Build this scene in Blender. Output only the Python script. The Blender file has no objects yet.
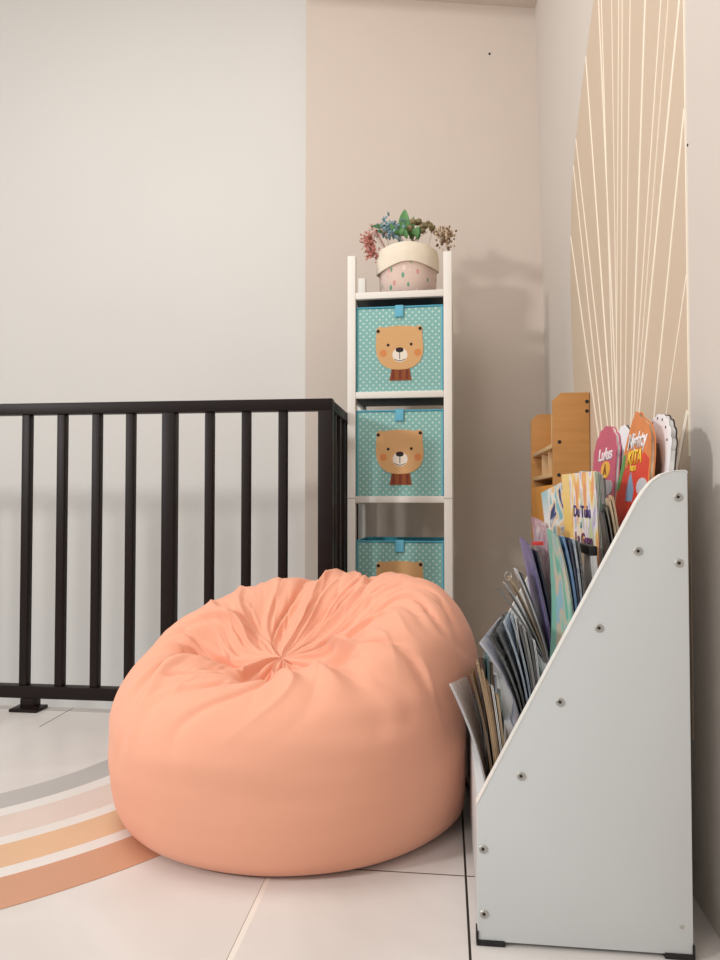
import bpy, bmesh, math, random
from mathutils import Vector, Matrix, noise
random.seed(7)
S = bpy.context.scene
COL = S.collection
R = math.radians
YAW, PIT, HC, F = R(6.73), R(1.59), 0.63, 720.0

# ------------------------------------------------------------------ measuring
_fw = Vector((-math.sin(YAW)*math.cos(PIT), math.cos(YAW)*math.cos(PIT), math.sin(PIT)))
_rt = Vector((math.cos(YAW), math.sin(YAW), 0)); _up = _rt.cross(_fw)
def at(u, v, y):
    """point of the photograph (u, v) measured at depth y metres"""
    r = _rt*((u-360)/F) + _up*(-(v-480)/F) + _fw
    return r*(y/r.y) + Vector((0, 0, HC))

# ------------------------------------------------------------------ materials
def new_mat(name):
    m = bpy.data.materials.new(name); m.use_nodes = True
    nt = m.node_tree; b = nt.nodes['Principled BSDF']
    return m, nt, b
def lin(c):
    return tuple(((x/255)/12.92 if x/255 <= .04045 else ((x/255+.055)/1.055)**2.4) for x in c)+(1,)
def mat(name, rgb, rough=.6, metal=0, var=.0, scale=8, bump=0, bscale=60, spec=.5, sheen=0, stretch=None):
    m, nt, b = new_mat(name); L = nt.links.new
    b.inputs['Roughness'].default_value = rough; b.inputs['Metallic'].default_value = metal
    b.inputs['Specular IOR Level'].default_value = spec
    if sheen: b.inputs['Sheen Weight'].default_value = sheen
    c = lin(rgb)
    tc = nt.nodes.new('ShaderNodeTexCoord'); vec = tc.outputs['Object']
    if stretch:
        mp = nt.nodes.new('ShaderNodeMapping'); mp.inputs['Scale'].default_value = stretch
        L(vec, mp.inputs['Vector']); vec = mp.outputs['Vector']
    n = nt.nodes.new('ShaderNodeTexNoise'); n.inputs['Scale'].default_value = scale; n.inputs['Detail'].default_value = 4
    L(vec, n.inputs['Vector'])
    r = nt.nodes.new('ShaderNodeValToRGB')
    r.color_ramp.elements[0].position = .3; r.color_ramp.elements[1].position = .7
    r.color_ramp.elements[0].color = tuple(x*(1-var) for x in c[:3])+(1,)
    r.color_ramp.elements[1].color = tuple(min(1, x*(1+var)) for x in c[:3])+(1,)
    L(n.outputs['Fac'], r.inputs['Fac']); L(r.outputs['Color'], b.inputs['Base Color'])
    if bump:
        n2 = nt.nodes.new('ShaderNodeTexNoise'); n2.inputs['Scale'].default_value = bscale; n2.inputs['Detail'].default_value = 3
        L(vec, n2.inputs['Vector'])
        bp = nt.nodes.new('ShaderNodeBump'); bp.inputs['Strength'].default_value = bump; bp.inputs['Distance'].default_value = .002
        L(n2.outputs['Fac'], bp.inputs['Height']); L(bp.outputs['Normal'], b.inputs['Normal'])
    return m
def art(name, cols, scale=(6, 4), seed=0, rough=.35, dist=1.5):
    """printed cover: blotches of several colours laid out in the sheet's own UV"""
    m, nt, b = new_mat(name); L = nt.links.new
    b.inputs['Roughness'].default_value = rough
    uv = nt.nodes.new('ShaderNodeUVMap')
    mp = nt.nodes.new('ShaderNodeMapping'); mp.inputs['Scale'].default_value = (scale[0], scale[1], 1)
    mp.inputs['Location'].default_value = (seed*3.7, seed*1.9, 0)
    L(uv.outputs['UV'], mp.inputs['Vector'])
    n = nt.nodes.new('ShaderNodeTexNoise'); n.inputs['Scale'].default_value = 1; n.inputs['Detail'].default_value = 2.5
    n.inputs['Distortion'].default_value = dist
    L(mp.outputs['Vector'], n.inputs['Vector'])
    r = nt.nodes.new('ShaderNodeValToRGB'); cr = r.color_ramp; cr.interpolation = 'LINEAR'
    k = len(cols)
    cr.elements[0].position = 0; cr.elements[0].color = lin(cols[0])
    cr.elements[1].position = .36+.30*(1/k); cr.elements[1].color = lin(cols[1])
    for i in range(2, k):
        e = cr.elements.new(.36+.30*(i/k)); e.color = lin(cols[i])
    L(n.outputs['Fac'], r.inputs['Fac']); L(r.outputs['Color'], b.inputs['Base Color'])
    return m
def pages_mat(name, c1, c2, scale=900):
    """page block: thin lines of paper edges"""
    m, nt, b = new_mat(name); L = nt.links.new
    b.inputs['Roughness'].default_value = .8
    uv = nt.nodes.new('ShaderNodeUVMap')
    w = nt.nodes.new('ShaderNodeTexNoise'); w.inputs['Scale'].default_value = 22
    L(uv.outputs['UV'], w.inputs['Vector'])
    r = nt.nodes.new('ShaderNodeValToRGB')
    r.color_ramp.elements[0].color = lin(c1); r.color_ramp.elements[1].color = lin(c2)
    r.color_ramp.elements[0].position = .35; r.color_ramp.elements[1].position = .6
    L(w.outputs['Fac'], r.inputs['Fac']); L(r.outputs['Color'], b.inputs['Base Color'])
    return m

M = {}
M['wall_white'] = mat('wall_white_paint', (220, 217, 212), .8, var=.015, scale=1.2, bump=.15, bscale=45)
M['wall_beige'] = mat('wall_beige_paint', (210, 196, 184), .8, var=.015, scale=1.5, bump=.15, bscale=45)
M['wall_right'] = mat('wall_cream_paint', (210, 201, 192), .8, var=.012, scale=1.5, bump=.12, bscale=45)
M['mural'] = mat('mural_tan_paint', (206, 186, 163), .8, var=.02, scale=3, bump=.1, bscale=45)
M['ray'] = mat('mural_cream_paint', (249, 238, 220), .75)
M['ceiling'] = mat('ceiling_paint', (222, 214, 206), .85, var=.01)
M['white'] = mat('white_melamine', (206, 209, 209), .42, var=.008, scale=2)
M['edge_highlight'] = mat('edge_band_highlight', (238, 236, 230), .4)
M['tower'] = mat('white_lacquer', (232, 228, 220), .4, var=.01)
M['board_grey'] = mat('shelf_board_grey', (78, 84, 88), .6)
M['steel'] = mat('screw_steel', (186, 184, 178), .35, .5)
M['socket'] = mat('screw_socket', (30, 28, 26), .6)
M['black'] = mat('black_plastic', (22, 21, 21), .5)
M['rail'] = mat('rail_brown_enamel', (26, 14, 11), .45, var=.12, scale=5, spec=.22)
M['wood'] = mat('rack_pine', (190, 136, 76), .5, var=.1, scale=5, stretch=(1, 1, 9), bump=.05)
M['wood_pale'] = mat('rack_pale_edge', (216, 178, 130), .5, var=.06, scale=8)
M['wood_orange'] = mat('rack_orange_board', (222, 150, 62), .5, var=.08, scale=8)
M['bag'] = mat('bag_peach_cotton', (240, 174, 145), .85, var=.012, scale=5, bump=.12, bscale=500, spec=.25, sheen=.15)
M['bin_in'] = mat('bin_lining', (70, 165, 185), .85)
M['bin_edge'] = mat('bin_blue_binding', (88, 172, 196), .8, bump=.1, bscale=400)
M['tab'] = mat('bin_blue_tab', (104, 182, 208), .8, bump=.15, bscale=500)
M['bear_tan'] = mat('print_tan', (214, 168, 116), .85); M['bear_pale'] = mat('print_pale', (236, 226, 212), .85)
M['bear_dark'] = mat('print_dark', (44, 28, 26), .8); M['bear_cheek'] = mat('print_orange', (214, 138, 82), .85)
M['bear_brown'] = mat('print_brown', (142, 78, 40), .85); M['bear_stripe'] = mat('print_brown_stripe', (120, 52, 34), .85)
M['cuff'] = mat('pot_cream_cuff', (232, 220, 200), .85, var=.03, scale=30, bump=.1, bscale=200)
M['green'] = mat('leaf_green', (92, 142, 84), .6, var=.2, scale=40); M['dgreen'] = mat('leaf_dark_green', (52, 104, 58), .6, var=.2, scale=40)
M['teal_leaf'] = mat('leaf_blue_grey', (120, 150, 160), .7, var=.25, scale=60)
M['olive'] = mat('bud_olive', (132, 120, 84), .75, var=.25, scale=60)
M['pinkf'] = mat('flower_dusty_pink', (186, 118, 106), .75, var=.25, scale=60)
M['creamf'] = mat('flower_dry_cream', (190, 170, 142), .8, var=.3, scale=70)
M['brownf'] = mat('flower_dry_brown', (128, 100, 78), .8, var=.3, scale=70)

def floor_mat():
    m, nt, b = new_mat('floor_pale_tile'); L = nt.links.new; N = nt.nodes.new
    tc = N('ShaderNodeTexCoord'); sp = N('ShaderNodeSeparateXYZ'); L(tc.outputs['Object'], sp.inputs[0])
    n = N('ShaderNodeTexNoise'); n.inputs['Scale'].default_value = 2.6; n.inputs['Detail'].default_value = 6; n.inputs['Distortion'].default_value = .8
    L(tc.outputs['Object'], n.inputs['Vector'])
    r = N('ShaderNodeValToRGB'); r.color_ramp.elements[0].color = lin((213, 207, 202)); r.color_ramp.elements[1].color = lin((227, 223, 219))
    r.color_ramp.elements[0].position = .35; r.color_ramp.elements[1].position = .65
    L(n.outputs['Fac'], r.inputs['Fac'])
    def math_(op, a, b_=None):
        x = N('ShaderNodeMath'); x.operation = op
        for i, q in enumerate((a, b_)):
            if q is None: continue
            if isinstance(q, (int, float)): x.inputs[i].default_value = q
            else: L(q, x.inputs[i])
        return x.outputs[0]
    X, Y = sp.outputs[0], sp.outputs[1]
    def line(c, p, w, lo=None, hi=None, other=None):
        o = math_('LESS_THAN', math_('ABSOLUTE', math_('SUBTRACT', c, p)), w)
        if lo is not None: o = math_('MULTIPLY', o, math_('GREATER_THAN', other, lo))
        if hi is not None: o = math_('MULTIPLY', o, math_('LESS_THAN', other, hi))
        return o
    col = r.outputs['Color']
    def over(mask, c):
        nonlocal col
        mx = N('ShaderNodeMix'); mx.data_type = 'RGBA'; L(mask, mx.inputs['Factor']); L(col, mx.inputs['A']); mx.inputs['B'].default_value = lin(c); col = mx.outputs['Result']
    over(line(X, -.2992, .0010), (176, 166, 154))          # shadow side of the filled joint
    over(line(X, -.2945, .0042), (240, 235, 226))         # pale filled joint
    over(line(X, .0325, .0019), (42, 36, 32))             # open dark joint
    over(line(Y, 1.237, .0016, lo=-.291, other=X), (92, 78, 66))
    over(line(X, -1.121, .0016, lo=1.90, other=Y), (60, 54, 48))
    over(line(Y, 2.052, .0016, hi=-.4, other=X), (150, 142, 132))
    L(col, b.inputs['Base Color']); b.inputs['Roughness'].default_value = .32; b.inputs['Specular IOR Level'].default_value = .35
    return m
M['floor'] = floor_mat()

def dot_mat():
    m, nt, b = new_mat('bin_teal_white_dots'); L = nt.links.new; N = nt.nodes.new
    uv = N('ShaderNodeUVMap'); facs = []
    for off in ((0, 0, 0), (.5, .5, 0)):
        mp = N('ShaderNodeMapping'); mp.inputs['Scale'].default_value = (46, 46, 1); mp.inputs['Location'].default_value = off
        L(uv.outputs['UV'], mp.inputs['Vector'])
        fr = N('ShaderNodeVectorMath'); fr.operation = 'FRACTION'; L(mp.outputs[0], fr.inputs[0])
        sb = N('ShaderNodeVectorMath'); sb.operation = 'SUBTRACT'; L(fr.outputs[0], sb.inputs[0]); sb.inputs[1].default_value = (.5, .5, 0)
        ln = N('ShaderNodeVectorMath'); ln.operation = 'LENGTH'; L(sb.outputs[0], ln.inputs[0])
        lt = N('ShaderNodeMath'); lt.operation = 'LESS_THAN'; L(ln.outputs['Value'], lt.inputs[0]); lt.inputs[1].default_value = .16
        facs.append(lt.outputs[0])
    ad = N('ShaderNodeMath'); ad.operation = 'MAXIMUM'; L(facs[0], ad.inputs[0]); L(facs[1], ad.inputs[1])
    mx = N('ShaderNodeMix'); mx.data_type = 'RGBA'; L(ad.outputs[0], mx.inputs['Factor'])
    mx.inputs['A'].default_value = lin((132, 182, 177)); mx.inputs['B'].default_value = lin((190, 216, 207))
    L(mx.outputs['Result'], b.inputs['Base Color']); b.inputs['Roughness'].default_value = .85
    return m
M['dots'] = dot_mat()
def pot_mat():
    m, nt, b = new_mat('pot_pink_cactus_print'); L = nt.links.new; N = nt.nodes.new
    tc = N('ShaderNodeTexCoord')
    mp = N('ShaderNodeMapping'); mp.inputs['Scale'].default_value = (1, 1, .55); L(tc.outputs['Object'], mp.inputs['Vector'])
    v = N('ShaderNodeTexVoronoi'); v.inputs['Scale'].default_value = 50; L(mp.outputs[0], v.inputs['Vector'])
    lt = N('ShaderNodeMath'); lt.operation = 'LESS_THAN'; L(v.outputs['Distance'], lt.inputs[0]); lt.inputs[1].default_value = .26
    sp = N('ShaderNodeSeparateColor'); L(v.outputs['Color'], sp.inputs[0])
    r = N('ShaderNodeValToRGB'); cr = r.color_ramp; cr.interpolation = 'CONSTANT'
    cols = [(222, 168, 156), (108, 160, 132), (236, 210, 200), (168, 176, 150), (214, 150, 142)]
    cr.elements[0].color = lin(cols[0]); cr.elements[1].color = lin(cols[1]); cr.elements[1].position = .3
    for i, p in ((2, .48), (3, .7), (4, .85)): e = cr.elements.new(p); e.color = lin(cols[i])
    L(sp.outputs[0], r.inputs['Fac'])
    mx = N('ShaderNodeMix'); mx.data_type = 'RGBA'; L(lt.outputs[0], mx.inputs['Factor'])
    mx.inputs['A'].default_value = lin((218, 194, 182)); L(r.outputs['Color'], mx.inputs['B'])
    L(mx.outputs['Result'], b.inputs['Base Color']); b.inputs['Roughness'].default_value = .85
    return m
M['pot'] = pot_mat()

# ------------------------------------------------------------------ mesh helpers
def box(bm, x0, x1, y0, y1, z0, z1, bev=0, mi=0, mtx=None):
    vs = [Vector((x, y, z)) for x in (x0, x1) for y in (y0, y1) for z in (z0, z1)]
    if mtx: vs = [mtx @ v for v in vs]
    v = [bm.verts.new(p) for p in vs]
    fs = [bm.faces.new([v[i] for i in q]) for q in ((0, 1, 3, 2), (4, 6, 7, 5), (0, 4, 5, 1), (2, 3, 7, 6), (0, 2, 6, 4), (1, 5, 7, 3))]
    for f in fs: f.material_index = mi
    if bev:
        es = list({e for f in fs for e in f.edges})
        bmesh.ops.bevel(bm, geom=es, offset=bev, segments=2, profile=.6, affect='EDGES', material=mi)
def prism(bm, pts, axis, a0, a1, mi=0, bev=0):
    """polygon of 2D points extruded along axis 'x','y' or 'z'"""
    def V(p, a):
        return {'x': (a, p[0], p[1]), 'y': (p[0], a, p[1]), 'z': (p[0], p[1], a)}[axis]
    A = [bm.verts.new(V(p, a0)) for p in pts]; B = [bm.verts.new(V(p, a1)) for p in pts]
    fs = [bm.faces.new(A), bm.faces.new(B[::-1])]
    n = len(pts)
    for i in range(n): fs.append(bm.faces.new((A[i], B[i], B[(i+1) % n], A[(i+1) % n])))
    for f in fs: f.material_index = mi
    if bev:
        es = list({e for f in fs[:2] for e in f.edges})
        bmesh.ops.bevel(bm, geom=es, offset=bev, segments=2, profile=.6, affect='EDGES', material=mi)
def frame_prism(bm, pts, O, ex, ey, ez, d, mi=0):
    """polygon in the plane O + a*ex + b*ey, thickened by d along ez"""
    A = [bm.verts.new(O+ex*a+ey*b) for a, b in pts]; B = [bm.verts.new(O+ex*a+ey*b+ez*d) for a, b in pts]
    n = len(pts); fs = [bm.faces.new(A), bm.faces.new(B[::-1])]
    for i in range(n): fs.append(bm.faces.new((A[i], B[i], B[(i+1) % n], A[(i+1) % n])))
    for f in fs: f.material_index = mi
def ell(cx, cy, a, b, n=24, p=2.0):
    o = []
    for i in range(n):
        t = 2*math.pi*i/n; c, s = math.cos(t), math.sin(t)
        o.append((cx+a*math.copysign(abs(c)**(2/p), c), cy+b*math.copysign(abs(s)**(2/p), s)))
    return o
def lathe(bm, prof, O, ax, n=16, mi=0):
    """profile of (radius, height) turned about the axis ax through O"""
    ax = ax.normalized(); e1 = ax.orthogonal().normalized(); e2 = ax.cross(e1)
    rings = []
    for r, h in prof:
        rings.append([bm.verts.new(O+ax*h+(e1*math.cos(2*math.pi*k/n)+e2*math.sin(2*math.pi*k/n))*max(r, 1e-5)) for k in range(n)])
    for a, b in zip(rings, rings[1:]):
        for k in range(n):
            f = bm.faces.new((a[k], a[(k+1) % n], b[(k+1) % n], b[k])); f.material_index = mi
    bm.faces.new(rings[0][::-1]).material_index = mi; bm.faces.new(rings[-1]).material_index = mi
def tube(bm, pts, r, n=8, mi=0):
    pts = [Vector(p) for p in pts]; rings = []
    for i, p in enumerate(pts):
        t = (pts[min(i+1, len(pts)-1)]-pts[max(i-1, 0)]).normalized()
        a = t.cross(Vector((.31, .22, .93))).normalized(); b = t.cross(a)
        rr = r[i] if isinstance(r, (list, tuple)) else r
        rings.append([bm.verts.new(p+(a*math.cos(2*math.pi*k/n)+b*math.sin(2*math.pi*k/n))*rr) for k in range(n)])
    for a, b in zip(rings, rings[1:]):
        for k in range(n): bm.faces.new((a[k], a[(k+1) % n], b[(k+1) % n], b[k])).material_index = mi
    bm.faces.new(rings[0][::-1]).material_index = mi; bm.faces.new(rings[-1]).material_index = mi
def blob(bm, c, r, mi=0, sub=1, jit=.15):
    g = bmesh.ops.create_icosphere(bm, subdivisions=sub, radius=1)
    for v in g['verts']:
        v.co = Vector(c)+Vector((v.co.x*r[0], v.co.y*r[1], v.co.z*r[2]))*(1+random.uniform(-jit, jit))
        for f in v.link_faces: f.material_index = mi
def bez(p, s):
    return p[0]*(1-s)**2+p[1]*2*s*(1-s)+p[2]*s*s
def loft(bm, near, far, o0, o1, s0=0, s1=1, t0=0, t1=1, nu=10, nv=5, mi=0, edge_mi=None):
    """curved sheet between a near and a far edge curve, from offset o0 to o1 along +normal (towards +X)"""
    uvl = bm.loops.layers.uv.verify()
    def P(s, t): return bez(near, s).lerp(bez(far, s), t)
    def Nn(s, t):
        e = 1e-3
        a = P(min(1, s+e), t)-P(max(0, s-e), t); b = P(s, 1)-P(s, 0)
        n = b.cross(a).normalized()
        return n if n.x > 0 else -n
    g0, g1, prm = [], [], []
    for i in range(nu+1):
        s = s0+(s1-s0)*i/nu
        for j in range(nv+1):
            t = t0+(t1-t0)*j/nv; p, n = P(s, t), Nn(s, t)
            g0.append(bm.verts.new(p+n*o0)); g1.append(bm.verts.new(p+n*o1)); prm.append((t, s))
    W = nv+1; G1 = set(g1)
    idx = {}
    for k, (a, b) in enumerate(zip(g0, g1)): idx[a] = prm[k]; idx[b] = prm[k]
    def face(vs, m_):
        f = bm.faces.new(vs); f.material_index = m_
        for l in f.loops:
            t, s = idx[l.vert]; l[uvl].uv = (1-t, s)
    for i in range(nu):
        for j in range(nv):
            k = i*W+j
            face((g0[k], g0[k+1], g0[k+W+1], g0[k+W]), mi); face((g1[k], g1[k+W], g1[k+W+1], g1[k+1]), mi)
    em = mi if edge_mi is None else edge_mi
    for i in range(nu):
        for j in (0, nv):
            k = i*W+j; face((g0[k], g0[k+W], g1[k+W], g1[k]), em)
            f = bm.faces[-1] if False else g0[k].link_faces[-1]
            for l in f.loops:
                l[uvl].uv = ((.55 if l.vert in G1 else 0)+near[0].x*9, idx[l.vert][1]*.06+near[2].z)
    for j in range(nv):
        for i in (0, nu):
            k = i*W+j; face((g0[k], g0[k+1], g1[k+1], g1[k]), em)

def prop(o, label=None, cat=None, group=None, kind=None):
    if label: o['label'] = label
    if cat: o['category'] = cat
    if group: o['group'] = group
    if kind: o['kind'] = kind
    return o
def thing(name, loc, label, cat, group=None, rz=0):
    o = bpy.data.objects.new(name, None); COL.objects.link(o)
    o.location = loc; o.rotation_euler = (0, 0, rz); o.empty_display_size = .05
    return prop(o, label, cat, group)
def obj(name, bm, mats, parent=None, label=None, smooth=35, local=False, uv=True, recalc=True):
    if recalc: bmesh.ops.recalc_face_normals(bm, faces=bm.faces[:])
    if parent is not None and not local:
        p = parent
        off = Vector((0, 0, 0))
        while p is not None: off += Vector(p.location); p = p.parent
        bmesh.ops.translate(bm, verts=bm.verts[:], vec=-off)
    if uv and not bm.loops.layers.uv:
        l = bm.loops.layers.uv.new('UVMap'); bm.normal_update()
        for f in bm.faces:
            n = f.normal; a = max(range(3), key=lambda i: abs(n[i]))
            for lp in f.loops:
                c = lp.vert.co
                lp[l].uv = (c.y, c.z) if a == 0 else ((c.x, c.z) if a == 1 else (c.x, c.y))
    me = bpy.data.meshes.new(name); bm.to_mesh(me); bm.free()
    for m_ in (mats if isinstance(mats, (list, tuple)) else [mats]): me.materials.append(m_)
    if smooth:
        for p in me.polygons: p.use_smooth = True
        me.set_sharp_from_angle(angle=R(smooth))
    o = bpy.data.objects.new(name, me); COL.objects.link(o)
    if parent is not None: o.parent = parent
    if label: o['label'] = label
    return o
def struct(name, bm, m, smooth=0):
    return prop(obj(name, bm, m, smooth=smooth), kind='structure')
def B(): return bmesh.new()

# ------------------------------------------------------------------ the room
WX = .39
def wx(y, z):
    """the right wall leans in a little towards the far top corner"""
    return WX-.034*max(0, min(1, (y-2.3)/.54))*max(0, min(1, (z-.9)/1.7))
bm = B()
prism(bm, [(-3.2, -1.6), (1.6, -1.6), (1.6, .35), (.55, .35), (.55, 2.84), (-.385, 2.84), (-.385, 2.085), (-3.2, 2.085)], 'z', -.13, 0)
struct('floor', bm, M['floor'])
bm = B(); box(bm, -.557, .56, 2.84, 3.02, -1.6, 3.05); struct('wall_back', bm, M['wall_beige'])
bm = B(); box(bm, -3.2, -.557, 2.95, 3.10, -1.6, 3.05); struct('wall_left', bm, M['wall_white'])
bm = B()
ys = [.35, 1.0, 2.3, 2.4, 2.5, 2.6, 2.7, 2.84]; zs = [0, .9, 1.3, 1.75, 2.2, 2.6, 3.05]
g = [[bm.verts.new((wx(y, z), y, z)) for z in zs] for y in ys]
h = [[bm.verts.new((.55, y, z)) for z in zs] for y in ys]
for i in range(len(ys)-1):
    for j in range(len(zs)-1):
        bm.faces.new((g[i][j], g[i+1][j], g[i+1][j+1], g[i][j+1])); bm.faces.new((h[i][j], h[i][j+1], h[i+1][j+1], h[i+1][j]))
for i in range(len(ys)-1):
    for j in (0, len(zs)-1): bm.faces.new((g[i][j], g[i+1][j], h[i+1][j], h[i][j]))
for j in range(len(zs)-1):
    for i in (0, len(ys)-1): bm.faces.new((g[i][j], g[i][j+1], h[i][j+1], h[i][j]))
struct('wall_right', bm, M['wall_right'])
bm = B(); box(bm, -3.2, 1.6, -1.6, 2.84, 3.05, 3.2); box(bm, -3.2, -.557, 2.84, 3.1, 3.05, 3.2); struct('ceiling', bm, M['ceiling'])
bm = B()                                                            # lowered beam above the back wall, a little out of level
prism(bm, [(-.557, 2.70), (.36, 2.562), (.36, 3.05), (-.557, 3.05)], 'y', 2.66, 2.84)
struct('trim_1', bm, M['wall_beige'])
# picture nail hole with a wall plug in the back wall
t = bm = B(); p = at(489.5, 54, 2.84)
lathe(bm, [(.003, 0), (.0042, .001), (.0042, .003), (.002, .0035)], Vector((p.x, 2.8402, p.z)), Vector((0, -1, 0)), 12)
prop(obj('wall_plug', bm, M['black']), 'tiny dark plug in the beige wall above the shelf tower', 'plug')
bm = B(); p = Vector((WX, 1.197, at(687.5, 145, 1.197).z))
lathe(bm, [(.0016, 0), (.0022, .0006), (.0022, .0015), (.001, .002)], Vector((WX+.0005, p.y, p.z)), Vector((-1, 0, 0)), 12)
prop(obj('wall_plug', bm, M['black']), 'tiny dark dot on the edge of the tan wall mural', 'plug')

# wall mural: tan arch with cream rays fanning out
out = [(1.205, .25), (2.10, .25), (2.17, .6), (2.223, .931), (2.26, 1.1), (2.279, 1.27), (2.27, 1.43), (2.244, 1.581), (2.17, 1.70), (2.056, 1.813), (1.97, 1.88), (1.90, 1.933), (1.72, 2.04), (1.5, 2.12), (1.205, 2.16)]
bm = B(); prism(bm, out, 'x', WX-.0012, WX+.001, 0)
def inside(y, z):
    c = False; n = len(out)
    for i in range(n):
        a, b_ = out[i], out[(i+1) % n]
        if (a[1] > z) != (b_[1] > z) and y < (b_[0]-a[0])*(z-a[1])/(b_[1]-a[1])+a[0]: c = not c
    return c
rays = [((2.011, 1.864), (1.866, 1.302), 1), ((1.807, 1.867), (1.756, 1.249), .9), ((1.70, 1.80), (1.69, 1.2), .5), ((1.632, 1.744), (1.668, 1.217), .6), ((1.535, 1.676), (1.58, 1.185), .6),
        ((1.424, 1.599), (1.501, 1.156), 1.2), ((1.324, 1.528), (1.443, 1.136), .7), ((1.224, 1.458), (1.371, 1.109), 1.1), ((1.207, 1.266), (1.281, 1.077), .9), ((2.285, 1.478), (1.915, .842), 1.1),
        ((1.21, .985), (1.317, .788), .5), ((1.21, .772), (1.266, .684), 1.5), ((1.90, 1.43), (1.752, .849), .8), ((1.754, 1.296), (1.685, .811), .8), ((2.20, 1.62), (1.863, .843), .5),
        ((1.60, 1.72), (1.63, 1.2), .4), ((1.28, 1.50), (1.41, 1.12), .4), ((2.10, 1.55), (1.80, .85), .45)]
for ri, ((y0, z0), (y1, z1), w) in enumerate(rays):
    d = Vector((y1-y0, z1-z0)).normalized(); n = Vector((-d.y, d.x))*.0040*w
    # follow the line down to the fan's foot and up to the edge of the tan shape
    a = Vector((y0, z0))
    while inside(*(a-d*.01)) and (a-d*.01).y < 2.15: a -= d*.01
    while not inside(*a): a += d*.005
    b_ = a.copy()
    while inside(*(b_+d*.01)) and b_.y > .42: b_ += d*.01
    prism(bm, [(a+n)[:], (b_+n)[:], (b_-n)[:], (a-n)[:]], 'x', WX-.0018-.00006*ri, WX-.0011, 1)
prism(bm, [(1.203, .70), (1.206, .70), (1.206, 2.16), (1.203, 2.16)], 'x', WX-.002, WX+.001, 1)  # cream strip paints in the bright highlight on the mural's edge
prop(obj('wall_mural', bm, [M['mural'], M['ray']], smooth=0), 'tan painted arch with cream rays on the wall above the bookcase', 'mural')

# floor decal: rainbow of four arcs
dec = thing('floor_decal', (-1.36, 1.86, 0), 'rainbow of four arcs in grey, pink, ochre and terracotta on the floor tiles', 'decal')
for r0, r1, c, lb in ((.573, .656, (186, 183, 180), 'grey arc'), (.695, .792, (222, 206, 196), 'pale pink arc'), (.827, .917, (222, 184, 148), 'ochre arc'), (.952, 1.055, (206, 156, 126), 'terracotta arc')):
    bm = B(); n = 64
    v = [[bm.verts.new((-1.36+r*math.cos(a), 1.86+r*math.sin(a), z)) for r in (r0, r1) for z in (.0002, .0010)] for a in [math.pi+math.pi*i/n for i in range(n+1)]]
    for a, b_ in zip(v, v[1:]):
        for q in ((0, 1), (1, 3), (3, 2), (2, 0)): bm.faces.new((a[q[0]], a[q[1]], b_[q[1]], b_[q[0]]))
    bm.faces.new((v[0][0], v[0][1], v[0][3], v[0][2])); bm.faces.new((v[-1][0], v[-1][1], v[-1][3], v[-1][2]))
    obj('arc', bm, mat('decal_'+lb.replace(' ', '_'), c, .45, var=.03, scale=6), dec, lb, smooth=0)
bm = B()                                                            # the pale ground between the arcs
for r0, r1 in ((.656, .695), (.792, .827), (.917, .952)):
    v = [[bm.verts.new((-1.36+r*math.cos(a), 1.86+r*math.sin(a), z)) for r in (r0, r1) for z in (.0002, .0008)] for a in [math.pi+math.pi*i/64 for i in range(65)]]
    for a, b_ in zip(v, v[1:]):
        for q in ((0, 1), (1, 3), (3, 2), (2, 0)): bm.faces.new((a[q[0]], a[q[1]], b_[q[1]], b_[q[0]]))
    bm.faces.new((v[0][0], v[0][1], v[0][3], v[0][2])); bm.faces.new((v[-1][0], v[-1][1], v[-1][3], v[-1][2]))
obj('ground', bm, mat('decal_white_ground', (230, 226, 221), .4, var=.01), dec, 'whitish gaps between the arcs', smooth=0)

# ------------------------------------------------------------------ railing
rl = thing('railing', (-.342, 2.06, 0), 'dark brown metal balustrade with a corner return around the stairwell', 'railing')
RX = -.342
def rb(name, x0, x1, y0, y1, z0, z1, label=None, parent=rl, bev=.0025):
    b_ = B(); box(b_, x0, x1, y0, y1, z0, z1, bev); return obj(name, b_, M['rail'], parent, label)
rb('top_rail', -2.3, RX+.021, 2.04, 2.08, .889, .923)
rb('bottom_rail', -2.3, RX-.021, 2.043, 2.077, .035, .072)
for x in (-1.264, -1.151, -1.040, -.934, -.690, -.579, -.469, -1.40, -1.511, -1.75, -1.87, -1.98, -2.1, -2.2):
    rb('baluster', x-.0125, x+.0125, 2.0475, 2.0725, .072, .889)
for x in (-.812, -1.63):
    rb('post', x-.0195, x+.0195, 2.0405, 2.0795, .072, .889)
rb('post', RX-.021, RX+.021, 2.039, 2.081, .008, .889)
rb('post', -1.268, -1.222, 2.042, 2.078, .008, .035)
for x in (-1.245, RX):
    pl = rb('base_plate', x-.044, x+.044, 2.018, 2.082, 0, .009)
    b_ = B(); lathe(b_, [(.006, 0), (.006, .004), (.003, .006)], Vector((x+.034, 2.028, .009)), Vector((0, 0, 1)), 8); obj('bolt', b_, M['rail'], pl)
rb('return_rail', RX-.017, RX+.017, 2.081, 2.84, .893, .923)
rb('return_bottom_rail', RX-.015, RX+.015, 2.081, 2.84, .038, .070)
for y in (2.17, 2.27, 2.37, 2.47, 2.57, 2.67, 2.77):
    rb('baluster', RX-.0125, RX+.0125, y-.0125, y+.0125, .070, .893)

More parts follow.
